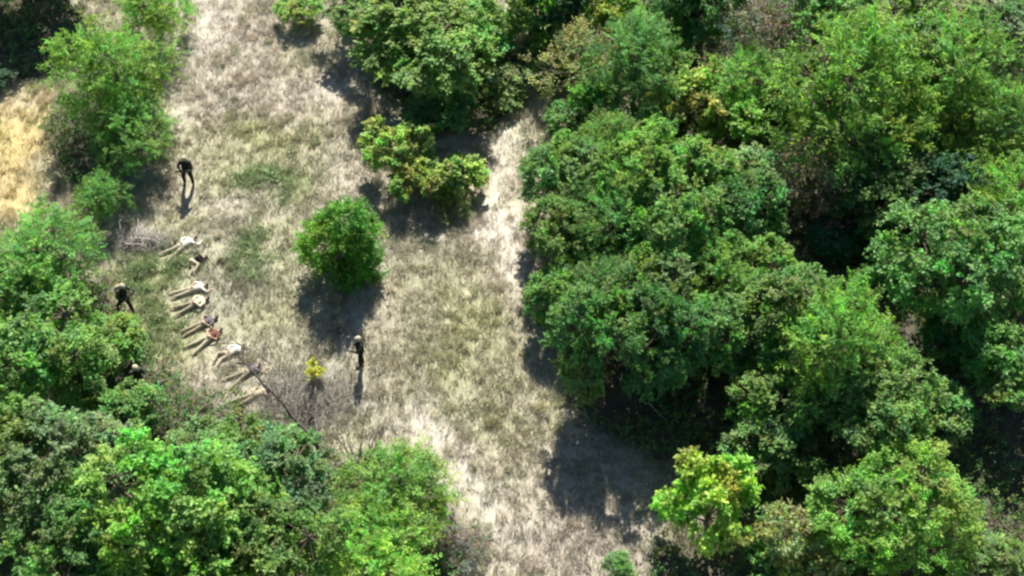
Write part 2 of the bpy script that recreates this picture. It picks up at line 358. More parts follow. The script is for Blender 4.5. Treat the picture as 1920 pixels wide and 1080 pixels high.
KIND = {
 'broad': dict(R=2.9, Ht=6.2, base=1.5, nl=11, lobe=.38, clusters=165, twigs=9, k=15, leaf=(.185, .115), tl=.56, cl_r=.13, upb=1.25, inner=.1, droop=.22),
 'tall': dict(R=2.3, Ht=7.2, base=1.5, nl=10, lobe=.45, clusters=165, twigs=9, k=15, leaf=(.18, .11), tl=.56, cl_r=.13, upb=1.25, inner=.1, droop=.22),
 'medium': dict(R=2.0, Ht=4.4, base=.7, nl=8, lobe=.44, clusters=125, twigs=9, k=13, leaf=(.17, .10), tl=.42, cl_r=.09, upb=1.3, inner=.1),
 'feather': dict(R=2.3, Ht=5.2, base=.3, nl=9, lobe=.46, clusters=150, twigs=5, k=24, leaf=(.19, .055), tl=1.0, droop=.3, up=.5, side=1.2, spreadn=.015, upb=.8, cl_r=.12),
 'round': dict(R=1.45, Ht=4.2, base=.05, nl=6, lobe=.55, clusters=200, twigs=7, k=14, leaf=(.17, .065), tl=.55, droop=.0, up=1.2, side=.5, cl_r=.10, spread=.55, zmin=-.95, upb=1.0, zr=(-.8, .0)),
 'dome': dict(R=3.3, Ht=5.4, base=.5, nl=12, lobe=.46, clusters=330, twigs=8, k=13, leaf=(.18, .09), tl=.5, upb=1.2, up=.45, droop=.1, spread=.56, cl_r=.1),
 'lime': dict(R=1.7, Ht=3.2, base=.5, nl=10, lobe=.30, clusters=90, twigs=7, k=9, leaf=(.18, .15), tl=.30, cl_r=.08, upb=1.2, spread=.74, inner=.1),
 'dry': dict(R=1.7, Ht=2.9, base=.3, nl=7, lobe=.5, clusters=110, twigs=5, k=9, leaf=(.13, .06), tl=.45, up=.5, cl_r=.12),
 'low': dict(R=1.1, Ht=1.7, base=.05, nl=6, lobe=.5, clusters=60, twigs=6, k=12, leaf=(.19, .08), tl=.45, up=.7, spread=.5, cl_r=.08),
}
NV = {'broad': 5, 'tall': 3, 'medium': 4, 'feather': 2, 'round': 1, 'dome': 2, 'lime': 3, 'dry': 3, 'low': 3}
VAR = {}
for kn, kw in KIND.items(): VAR[kn] = [make_plant(1000 + 37 * j + 101 * len(kn) + ord(kn[0]), **kw) for j in range(NV[kn])]
cnt = {}
DK = (.145, .255, .078); MD = (.190, .310, .085); BR = (.200, .345, .080); LM = (.260, .400, .080); YG = (.36, .45, .13); GY = (.195, .275, .125); BW = (.27, .23, .165); OL = (.27, .33, .13); BL = (.06, .13, .07)
def tree(kind, px, py, zf, rpx, tint, label, cat=None, hs=1.0, name=None, group='trees and shrubs around the clearing'):
    """crown centre seen at pixel (px, py); rpx is its half width in pixels"""
    kw = KIND[kind]; zc = (kw['Ht'] + kw['base']) / 2
    y_loc = P(px, py); scale_px = F / np.linalg.norm(y_loc - CAMP)
    s = rpx / scale_px / kw['R'] / 1.08
    z = zc * s * hs * zf
    p = P(px, py, z); g = float(hz(p[0:1], p[1:2])[0])
    c = cnt.get(kind, 0); cnt[kind] = c + 1
    nm = name or {'broad': 'broadleaf_tree', 'tall': 'tall_tree', 'medium': 'small_tree', 'feather': 'feathery_tree', 'round': 'upright_bush', 'dome': 'domed_tree', 'lime': 'yellow_green_bush', 'dry': 'dry_shrub', 'low': 'low_shrub'}[kind]
    e = empty(nm, (p[0], p[1], g), RNG.uniform(0, 6.28), (s, s, s * hs * zf))
    tm, cm = VAR[kind][c % NV[kind]]
    a = link('trunk', tm, e); b = link('crown', cm, e)
    j = RNG.uniform(.85, 1.12); b.color = (tint[0] * j * RNG.uniform(.82, 1.10), tint[1] * j, tint[2] * j * RNG.uniform(.85, 1.15), 1)
    tag(e, label, cat or ('shrub' if kind in ('round', 'lime', 'dry', 'low') else 'tree'), group)
    return e
T_ = tree
# left side of the clearing
T_('feather', 210, 135, .95, 92, BR, 'large feathery bright green tree at the top left beside the standing guard')
T_('feather', 245, 250, .9, 68, MD, 'smaller feathery green tree directly behind the standing guard')
T_('feather', 290, 20, 1, 60, LM, 'feathery pale green crown cut by the top edge beside the dry grass')
T_('feather', 192, 365, .95, 46, BR, 'small feathery green shrub in the shade below the large feathery tree')
T_('broad', 30, -120, .9, 110, DK, 'dark shaded tree in the top left corner')
T_('medium', -5, 145, .5, 34, BL, 'dark shrub on the left edge above the golden grass')
T_('feather', 75, 475, .9, 92, BR, 'bright green rounded tree on the left edge level with the lying row')
T_('medium', 20, 550, .9, 80, MD, 'mid green tree on the left edge under the bright rounded one')
T_('broad', 70, 660, .9, 125, MD, 'broad green tree on the left edge below the walking guard')
T_('medium', 190, 640, .8, 70, BR, 'yellowish green small tree nearest the walking guard', hs=.8)
T_('medium', 225, 765, .7, 72, MD, 'green small tree hiding the half seen guard')
T_('broad', 50, 880, 1, 130, GY, 'grey green dark tree on the left edge near the bottom')
T_('broad', 150, 860, .9, 95, GY, 'muted green tree between the grey green one and the clearing')
T_('medium', 395, 850, .7, 98, MD, 'green small tree just below the two bare branches on the left')
T_('medium', 530, 885, .7, 96, GY, 'dusty green small tree under the tip of the dead branch')
T_('broad', 320, 950, 1, 150, BR, 'wide bright green tree at the bottom left')
T_('broad', 130, 1050, 1, 120, MD, 'green tree cut by the bottom edge at far left')
T_('broad', 500, 1010, .9, 130, MD, 'mid green tree cut by the bottom edge left of the lime tree')
T_('feather', 735, 935, .8, 100, LM, 'lime green fine leaved tree beside the pale diagonal track')
T_('feather', 690, 1050, .8, 100, LM, 'lime green tree cut by the bottom edge')
T_('broad', 330, 1100, 1, 120, BR, 'bright green tree mostly below the bottom edge')
# top middle
T_('broad', 800, 62, .68, 140, MD, 'large green tree at the top centre above the yellow green bushes')
T_('broad', 695, 5, .6, 95, MD, 'green tree at the top edge left of the large central one')
T_('medium', 560, 20, .6, 40, LM, 'small light green bush on the right edge of the dry grass at the top')
T_('medium', 900, 45, .6, 80, MD, 'green tree right of the large central one')
T_('medium', 830, 190, .5, 70, DK, 'dark shaded small tree below the large central tree')
T_('broad', 1020, -40, 1, 90, BL, 'dark tree at the top edge right of the centre')
T_('lime', 742, 275, 1.0, 64, YG, 'yellow green bush, the left one of the pair by the path')
T_('lime', 855, 322, .9, 55, (.30,.38,.12), 'olive green bush, the right one of the pair by the path')
T_('lime', 785, 335, .9, 58, (.28,.38,.10), 'low yellow green bush in front of the pair by the path')
T_('dry', 850, 375, .6, 45, OL, 'dry thin shrub beside the bare patch of the path', hs=.8)
T_('low', 950, 165, .8, 40, OL, 'pale olive shrub at the upper end of the path')
T_('round', 637, 455, .95, 64, (.15, .33, .07), 'single upright bright green bush in the middle of the clearing')
# upper right
T_('dry', 1080, 120, 1, 80, OL, 'yellowish brown dry shrub at the upper middle')
T_('medium', 1030, 110, .5, 55, BR, 'bright green small tree left of the yellowish dry shrub')
T_('feather', 1195, 130, 1.1, 85, MD, 'slender feathery green tree at the top, right of the dry shrub')
T_('medium', 1130, 20, .9, 60, LM, 'light green tree at the top edge above the dry shrub')
T_('broad', 1300, -30, 1, 100, DK, 'dark tree at the top edge over a deep shadow')
T_('lime', 1290, 190, 1, 70, YG, 'bright yellow green bush left of the deep shadow')
T_('lime', 1380, 235, 1, 62, LM, 'bright yellow green bush below the first one')
T_('feather', 1390, 150, 1.0, 66, BR, 'light green small tree above the yellow green bushes')
T_('dry', 1450, 60, 1.3, 80, BW, 'brownish dry tree crown near the top edge')
T_('feather', 1600, 190, 1.2, 128, BR, 'wide light green tree at the upper right')
T_('broad', 1680, 60, 1, 110, MD, 'green tree at the top edge of the upper right')
T_('broad', 1540, 15, 1, 90, MD, 'green tree at the top edge right of the brownish crown')
T_('feather', 1780, 130, 1.2, 98, MD, 'green tree near the upper right corner')
T_('broad', 1890, 60, 1, 100, GY, 'grey green tree in the upper right corner')
T_('feather', 1850, 240, 1.2, 88, MD, 'tall green tree on the right edge in the upper part')
T_('dry', 1520, 350, 1, 88, (.34, .26, .20), 'brown dry shrub below the wide light green tree')
T_('medium', 1420, 330, .9, 60, OL, 'olive shrub between the brown shrub and the dense wood')
T_('tall', 1640, 350, .8, 80, DK, 'dark green tree in the shade left of the right hand trees')
T_('broad', 1790, 480, 1, 130, MD, 'large green tree by the right edge at mid height')
T_('feather', 1890, 400, 1.2, 90, BR, 'light green tree cut by the right edge at mid height')
T_('broad', 1760, 360, .9, 85, BL, 'deep green tree above the large one at the right')
T_('medium', 1215, 240, .8, 44, OL, 'olive green shrub above the dense central wood')
for a in [
 ('low', 1110, 200, 1.2, 50, MD, 'small green shrub under the yellowish brown dry shrub'),
 ('low', 1010, 40, 1.3, 60, BR, 'light green shrub at the top edge left of the dry shrub'),
 ('medium', 1250, 60, .8, 60, BR, 'light green small tree at the top between two dark ones'),
 ('medium', 1240, 160, .8, 50, LM, 'light green small tree left of the brightest yellow green bush'),
 ('medium', 1460, 170, .8, 60, MD, 'small green tree left of the wide light green tree'),
 ('medium', 1710, 250, .9, 80, MD, 'green small tree right below the wide light green tree'),
 ('medium', 1790, 620, .8, 65, DK, 'dark small tree under the large one at the right edge')]: T_(*a)
# dense wood in the middle right
for a in [
 ('broad', 1065, 325, 1.0, 84, MD, 'green tree leaning over the path at its bend'),
 ('feather', 1135, 285, 1.2, 66, MD, 'slim green tree right of the one leaning over the path'),
 ('medium', 1078, 228, .8, 50, MD, 'small green tree at the upper corner of the dense wood'),
 ('broad', 1210, 325, 1.25, 90, MD, 'green tree in the dense wood just left of the pinkish bare spot'),
 ('medium', 1310, 325, 1.2, 78, MD, 'small green tree just below the pinkish bare spot'),
 ('broad', 1390, 395, 1.1, 85, DK, 'dark green tree left of the brown dry shrub'),
 ('broad', 1050, 440, 1.1, 74, MD, 'green tree edging the clearing beside the palest ground'),
 ('feather', 1150, 430, 1.2, 76, DK, 'dark slim tree in the upper middle of the dense wood'),
 ('broad', 1265, 425, 1.3, 90, MD, 'round green tree in the very middle of the dense wood'),
 ('medium', 1040, 550, 1.0, 62, MD, 'small green tree sticking out to the left of the wood'),
 ('feather', 1125, 570, 1.2, 74, DK, 'dark slim tree behind the small one at the left edge of the wood'),
 ('broad', 1225, 555, 1.3, 90, DK, 'dark green tree in the lower middle of the dense wood'),
 ('feather', 1325, 525, 1.2, 74, MD, 'slim green tree in the right part of the dense wood'),
 ('broad', 1410, 505, 1.1, 82, MD, 'green tree above the slim tree nearest the bright ones'),
 ('broad', 1115, 632, 1.5, 84, DK, 'dark green tree directly above the widest shadow on the grass'),
 ('broad', 1225, 636, 1.5, 88, DK, 'dark green tree above the broken pale branches'),
 ('broad', 1315, 635, 1.2, 86, MD, 'green tree overhanging the deep shade at the wood edge'),
 ('medium', 1405, 610, 1.2, 76, MD, 'small green tree between the overhanging one and the slim one'),
 ('tall', 1480, 590, 1, 84, MD, 'slim green tree left of the tall bright one near the right')]: T_(*a)
T_('feather', 1570, 645, 1.3, 104, BR, 'tall bright green tree in the lower right wood')
T_('broad', 1470, 740, .9, 95, BR, 'bright green tree between the yellow green bush and the tall bright tree')
T_('broad', 1645, 745, .95, 112, MD, 'green tree above the domed tree at the lower right')
T_('medium', 1745, 780, .8, 70, MD, 'small green tree right above the domed tree')
T_('medium', 1450, 850, .7, 85, DK, 'dark green small tree right behind the yellow green bush')
T_('dome', 1685, 965, .88, 146, (.20,.36,.085), 'large domed bright green tree at the lower right')
T_('lime', 1338, 930, 1.3, 88, (.38, .53, .10), 'vivid yellow green bush at the wood edge near the bottom')
T_('low', 1500, 1040, 1.1, 70, OL, 'thin yellowish shrub at the bottom left of the domed tree')
T_('low', 1440, 1070, .9, 50, MD, 'small green shrub at the bottom edge below the yellow green bush')
T_('medium', 1890, 690, 1, 85, MD, 'green tree cut by the right edge above the bottom corner')
T_('medium', 1870, 1060, .8, 60, OL, 'small shrub at the bottom right corner')
T_('dry', 1850, 640, .5, 55, BW, 'brown withered shrub in the shade at the right edge')
T_('medium', 1580, 440, .5, 60, BL, 'dark undergrowth tree in the shade beside the brown dry shrub')
T_('low', 1160, 1060, .9, 28, (.26, .34, .15), 'small pale green shrub at the bottom edge of the clearing')
T_('dry', 870, 1010, .5, 55, BW, 'low brown shrub beside the lime green tree', hs=.7)
# undergrowth under the wood: nobody could count it
r = np.random.default_rng(5); n = 60000
x = r.uniform(-27, 27, n); y = r.uniform(-15.5, 24, n); f = forest(x, y) * np.clip(fbm(x, y, 2.0, 301, 3) * 2.6 - .55, 0, 1); kp = r.random(n) < f; x = x[kp]; y = y[kp]; n = len(x)
Pb = np.stack([x, y, hz(x, y) + r.uniform(0, .5, n)], 1); D = nrm(r.normal(0, .6, (n, 3)) + np.array([0, 0, .8]))
tv = np.stack([r.uniform(.6, 1.5, n), r.uniform(.8, 1.2, n), r.uniform(.7, 1.2, n)], 1)
V, c = leaves_from_twigs(Pb, D, r.uniform(.2, .6, n), 8, (.14, .07), r, tvar=tv)
o = link('undergrowth', np_mesh('undergrowth', V, np.arange(len(V)).reshape(-1, 4), 4, M_leaf, c)); o.color = (.13, .22, .08, 1)
tag(o, 'low green undergrowth on the shaded floor beneath the trees', 'undergrowth', kind='stuff')
# dead leaves and litter
n = 9000; x = r.uniform(-27, 27, n); y = r.uniform(-15.5, 24, n); kp = r.random(n) < forest(x, y) * .8; x = x[kp]; y = y[kp]; n = len(x)
Pb = np.stack([x, y, hz(x, y) + .01], 1); D = nrm(r.normal(0, 1, (n, 3)) * np.array([1, 1, .1]))
V, c = leaves_from_twigs(Pb, D, r.uniform(.1, .4, n), 4, (.12, .07), r, droop=0)
o = link('leaf_litter', np_mesh('leaf_litter', V, np.arange(len(V)).reshape(-1, 4), 4, M_leaf, c)); o.color = (.22, .15, .09, 1)
tag(o, 'brown dead leaves scattered on the wood floor', 'leaf litter', kind='stuff')

n = 1500; x = r.uniform(-15, 9, n); y = r.uniform(-14, 20, n); kp = (forest(x, y) < .2) & (r.random(n) < fbm(x, y, 2.5, 707, 3)); x = x[kp]; y = y[kp]; n = len(x)
Pb = np.stack([x, y, hz(x, y) + r.uniform(.08, .3, n)], 1); D = nrm(r.normal(0, 1, (n, 3)) * np.array([1, 1, .2]))
V, c = leaves_from_twigs(Pb, D, r.uniform(.02, .12, n), 2, (.09, .06), r, droop=0, upb=1.5)
o = link('pale_litter', np_mesh('pale_litter', V, np.arange(len(V)).reshape(-1, 4), 4, M_leaf, c)); o.color = (.68, .64, .52, 1)
tag(o, 'pale dry leaves and seed heads scattered through the grass of the clearing', 'leaf litter', kind='stuff')

# ------------------------------------------------------------------ dead wood
def G(px, py, z=0.0):
    p = P(px, py, z)
    for _ in range(3): p = P(px, py, z + float(hz(p[0:1], p[1:2])[0]))
    return p
def wood(name, label, cat, lines, m, base, seg=6):
    b = G(*base); e = empty(name, b)
    for (part, pts, rads) in lines:
        T = Tubes(); T.add([np.array(p) - b for p in pts], rads, seg); link(part, T.mesh(part, m), e)
    tag(e, label, cat); return e
def br(seed, pts, r0, r1, n=3):
    """jittered polyline through seen points (px, py, height)"""
    rr = np.random.default_rng(seed); Q = [G(*p) for p in pts]; out = [Q[0]]
    for a, b in zip(Q[:-1], Q[1:]): out += wiggle(a, b, n, .075, rr)[1:]
    return out, list(np.linspace(r0, r1, len(out)))
L = []
for sd2, pts, r0, r1, nm in [
    (1, [(600, 850, 0), (585, 822, .5)], .09, .08, 'trunk'),
    (2, [(585, 822, .5), (540, 768, 1.1), (505, 730, 1.5), (478, 702, 1.8), (458, 680, 2.0), (440, 660, 2.1)], .075, .025, 'branch'),
    (3, [(585, 822, .5), (582, 798, .7), (580, 775, 1.0), (569, 742, 1.4)], .085, .035, 'branch'),
    (4, [(478, 702, 1.8), (492, 690, 1.8), (496, 668, 1.9), (488, 650, 2.0)], .025, .009, 'branch'),
    (5, [(505, 730, 1.5), (503, 745, 1.3), (496, 752, 1.2)], .028, .01, 'branch'),
    (6, [(524, 748, 1.3), (520, 762, 1.2), (512, 770, 1.1)], .03, .012, 'branch'),
    (7, [(524, 748, 1.3), (530, 730, 1.5), (548, 712, 1.7)], .02, .008, 'branch'),
    (8, [(580, 775, 1.0), (600, 770, 1.2), (618, 752, 1.4)], .022, .008, 'branch'),
    (9, [(458, 680, 2.0), (452, 660, 2.2), (456, 640, 2.3)], .015, .006, 'branch'),
    (10, [(458, 680, 2.0), (440, 684, 2.0), (425, 690, 2.0)], .013, .006, 'branch')]:
    p, rd = br(sd2, pts, r0, r1); L.append((nm, p, rd))
rt = np.random.default_rng(77); twl = []
for nm_, p_, r_ in L[1:]:
    for q in range(8):
        k = rt.integers(1, len(p_) - 1); a_ = np.array(p_[k]); d_ = rt.normal(0, .28, 3); d_[2] = abs(d_[2]) * .6; twl.append(('twig', wiggle(a_, a_ + d_ * 2.0, 3, .12, rt), [.018, .015, .012, .008]))
L += twl
wood('bare_tree', 'leafless dark dead tree reaching over the last lying people', 'dead tree', L, M_deadwood, (600, 850, 0))
L = []
rr = np.random.default_rng(3)
for q in range(15):
    a = rr.uniform(-1, 1); tip = (675 + a * 62 + rr.normal(0, 6), 815 - rr.uniform(0, 50) * (1 - abs(a) * .4), 1.3 + rr.uniform(0, .9)); mid = (676 + a * 22, 862, .7)
    p, rd = br(50 + q, [(676, 890, 0), mid, tip], .035, .012); L.append(('branch', p, rd))
wood('bare_shrub', 'leafless brown shrub with thin upright twigs above the lime green tree', 'dead shrub', L, M_deadwood, (676, 890, 0), 4)
L = []
for q, pts in enumerate([[(222, 462, .1), (250, 458, .2), (292, 464, .1)], [(230, 455, .1), (262, 447, .3), (300, 458, .1)], [(228, 468, .05), (262, 466, .1), (298, 476, .05)], [(262, 447, .3), (258, 432, .5)], [(280, 455, .2), (284, 440, .5)], [(245, 458, .2), (240, 446, .4)]]):
    p, rd = br(80 + q, pts, .05 if q < 3 else .025, .02 if q < 3 else .01); L.append(('branch', p, rd))
wood('fallen_branch', 'bleached fallen branch lying in front of the shaded feathery trees', 'branch', L, M_palewood, (250, 460, 0))
L = []
for q, pts in enumerate([[(236, 505, .1), (238, 484, .5)], [(222, 488, .1), (237, 486, .4)]]):
    p, rd = br(90 + q, pts, .035, .02); L.append(('branch', p, rd))
wood('broken_stick', 'short bleached stick standing just behind the walking guard', 'stick', L, M_palewood, (236, 505, 0))
L = []
for q, pts in enumerate([[(1172, 676, .3), (1192, 690, .5), (1210, 712, .3)], [(1180, 712, .2), (1205, 716, .3), (1232, 728, .2)], [(1195, 690, .5), (1202, 676, .8)], [(1206, 750, .1), (1225, 765, .3), (1250, 790, .1)]]):
    p, rd = br(95 + q, pts, .05, .02); L.append(('branch', p, rd))
wood('fallen_branch', 'broken pale branches under the dark trees at the wood edge', 'branch', L, M_palewood, (1200, 712, 0))
L = []
for q, pts in enumerate([[(255, 812, 2.6), (275, 806, 2.8), (300, 802, 2.7)], [(1012, 330, .2), (1000, 340, .1)]][:1]):
    pass
# grey dead brush round the foot of the dead tree and by the shaded bank
def brush(name, label, px, py, rx, ry, n, seed, colr, hgt=.45):
    r = np.random.default_rng(seed); c0 = G(px, py); x = c0[0] + r.normal(0, rx / 43 * .5, n); y = c0[1] + r.normal(0, ry / 33 * .5, n)
    z = hz(x, y); a = r.uniform(0, 6.28, n); le = r.uniform(.25, .8, n); tz = r.uniform(0, hgt, n)
    b = np.stack([x, y, z + r.uniform(0, .15, n)], 1); t = b + np.stack([np.cos(a) * le, np.sin(a) * le, tz], 1)
    wv = r.uniform(.008, .016, n)[:, None]; off = nrm(np.cross(t - b, np.array([.2, .1, 1.]))) * wv; off2 = np.array([0, 0, 1.]) * wv
    V = np.stack([b - off, b + off, b + off2 * 1.5, t], 1).reshape(-1, 3); q = np.arange(n)[:, None] * 4
    Fc = np.concatenate([q + [0, 1, 3], q + [1, 2, 3], q + [2, 0, 3]], 0)
    cc = np.repeat(np.array(colr) * r.uniform(.6, 1.3, (n, 1)), 4, 0)
    o = link(name, np_mesh(name, V, Fc, 3, M_grass, cc, 'tone')); tag(o, label, 'brush', kind='stuff')
brush('dead_brush', 'grey dead brush around the foot of the leafless tree', 575, 748, 85, 45, 2000, 4, (.50, .47, .42))
brush('dead_brush', 'pale dead twigs along the shaded bank by the fallen branch', 262, 455, 60, 22, 700, 5, (.52, .49, .45))

# ------------------------------------------------------------------ small yellow flowering plant
e = empty('yellow_plant', G(592, 712)); r = np.random.default_rng(9)
T = Tubes(); T.add([(0, 0, -.05), (.02, 0, .5), (0, .03, 1.25)], [.02, .016, .008], 5)
for a in (-.35, .3): T.add([(0, 0, .35), (a * .6, -.1, .6), (a, -.12, .75)], [.014, .01, .006], 5)
link('stem', T.mesh('stem', M_bark), e)
n = 75; t = r.random(n) ** .8; arm = r.integers(0, 3, n); px_ = np.where(arm == 0, -.33 * t, np.where(arm == 1, .3 * t, 0)); pz = np.where(arm == 2, .35 + .95 * t, .35 + .42 * t)
Pb = np.stack([px_ + r.normal(0, .07, n), -.1 * (arm < 2) * t + r.normal(0, .07, n), pz], 1); D = nrm(r.normal(0, 1, (n, 3)) + np.array([0, 0, .4]))
V, c = leaves_from_twigs(Pb, D, r.uniform(.08, .16, n), 5, (.12, .08), r, droop=.1, upb=1)
b = link('foliage', np_mesh('foliage', V, np.arange(len(V)).reshape(-1, 4), 4, M_leaf, c), e); b.color = (.50, .50, .08, 1)
tag(e, 'small bright yellow plant standing alone below the upright bush', 'plant')

# ------------------------------------------------------------------ people
def capsule(bm, p0, p1, r0, r1, flat=1.0, ax=None, seg=14):
    """closed tapered capsule; cross-section scaled by flat along direction ax"""
    p0 = Vector(p0); p1 = Vector(p1); d = (p1 - p0); Ln = d.length
    t = d.normalized() if Ln > 1e-6 else Vector((0, 0, 1))
    ax = Vector(ax) if ax is not None else (Vector((0, 0, 1)) if abs(t.z) < .9 else Vector((1, 0, 0)))
    a = (ax - t * ax.dot(t))
    if a.length < 1e-4: a = t.orthogonal()
    a.normalize(); b = t.cross(a)
    rings = []
    for q in range(0, 5):
        an = -math.pi / 2 + q / 4 * math.pi / 2; rings.append((p0 + t * (math.sin(an) * r0 * min(1, flat + .2)), math.cos(an) * r0))
    for q in range(0, 5):
        an = q / 4 * math.pi / 2; rings.append((p1 + t * (math.sin(an) * r1 * min(1, flat + .2)), math.cos(an) * r1))
    vr = []
    for c, rad in rings:
        rad = max(rad, 1e-4)
        vr.append([bm.verts.new(c + a * (math.cos(k / seg * 2 * math.pi) * rad * flat) + b * (math.sin(k / seg * 2 * math.pi) * rad)) for k in range(seg)])
    for q in range(len(vr) - 1):
        for k in range(seg):
            k2 = (k + 1) % seg; bm.faces.new((vr[q][k], vr[q][k2], vr[q + 1][k2], vr[q + 1][k]))
    bm.faces.new(vr[0][::-1]); bm.faces.new(vr[-1])
def blob(bm, c, rx, ry, rz, rot=None):
    m = Matrix.Translation(Vector(c)) @ (rot.to_4x4() if rot else Matrix()) @ Matrix.Diagonal((rx, ry, rz, 1))
    bmesh.ops.create_icosphere(bm, subdivisions=2, radius=1, matrix=m)
def fuse(bm, name, m, parent, vox=.013, smooth=2):
    """overlapping closed shapes -> one continuous skin"""
    me = bpy.data.meshes.new(name); bmesh.ops.recalc_face_normals(bm, faces=bm.faces); bm.to_mesh(me); bm.free()
    o = bpy.data.objects.new('tmp', me); COL.objects.link(o)
    rm = o.modifiers.new('r', 'REMESH'); rm.mode = 'VOXEL'; rm.voxel_size = vox; rm.use_smooth_shade = True
    if smooth: s = o.modifiers.new('s', 'SMOOTH'); s.iterations = smooth; s.factor = .5
    dg = bpy.context.evaluated_depsgraph_get(); me2 = bpy.data.meshes.new_from_object(o.evaluated_get(dg)); me2.name = name
    bpy.data.objects.remove(o); bpy.data.meshes.remove(me)
    me2.materials.clear(); me2.materials.append(m)
    return link(name, me2, parent)
M_skin = noisy('skin', (.42, .27, .19), (.48, .31, .22), 9, .55, .35)
M_skin2 = noisy('skin_tanned', (.34, .20, .13), (.40, .25, .17), 9, .55, .35)
M_hair = mat('hair_dark', (.02, .015, .012), .6, .4)
def cloth(name, c): return noisy(name, tuple(v * .85 for v in c), tuple(min(1, v * 1.1) for v in c), 22, .9, .1, bump=.35)
M_cream = cloth('cream_cloth', (.60, .53, .39)); M_white = cloth('white_cloth', (.64, .62, .55)); M_tan = cloth('tan_cloth', (.52, .43, .30)); M_grey = cloth('grey_cloth', (.13, .125, .13))
M_brown = cloth('brown_cloth', (.17, .075, .06)); M_black = cloth('black_cloth', (.025, .022, .022)); M_olive = cloth('dark_olive_cloth', (.08, .076, .054)); M_vest = cloth('dark_vest', (.028, .028, .022))
M_helmet = cloth('tan_helmet_cover', (.42, .38, .26)); M_boot = mat('boot_leather', (.03, .025, .02), .6, .3); M_metal = mat('gun_metal', (.02, .02, .022), .4, .5); M_pack = cloth('tan_pack', (.40, .37, .28)); M_eye = mat('eye', (.02, .015, .01), .2, .5)
M_ltrouser = cloth('pale_trousers', (.44, .39, .28)); M_ktrouser = cloth('khaki_trousers', (.32, .28, .19))

def hand(bm, wrist, d, palm_n, curl=.5, sgn=1):
    """palm plus five fingers; d points from the wrist to the fingers, palm_n out of the palm"""
    w0 = Vector(wrist); d = Vector(d).normalized(); n = Vector(palm_n); n = (n - d * n.dot(d)).normalized(); s = d.cross(n) * sgn
    capsule(bm, w0, w0 + d * .075, .028, .040, .5, n, 10)
    for i, (off, ln) in enumerate([(.030, .068), (.010, .078), (-.011, .072), (-.031, .056)]):
        a = w0 + d * .075 + s * off; b = a + d * ln * .5 + n * (curl * .014); c = b + (d * (1 - curl * .6) + n * curl).normalized() * ln * .5
        capsule(bm, a, b, .0105, .0100, 1, None, 8); capsule(bm, b, c, .0100, .0085, 1, None, 8)
    a = w0 + d * .03 + s * .028; b = a + (d * .6 + s * .8 + n * .3).normalized() * .038; c = b + (d * .9 + s * .2 + n * .5).normalized() * .030
    capsule(bm, a, b, .013, .0115, 1, None, 8); capsule(bm, b, c, .0115, .009, 1, None, 8)
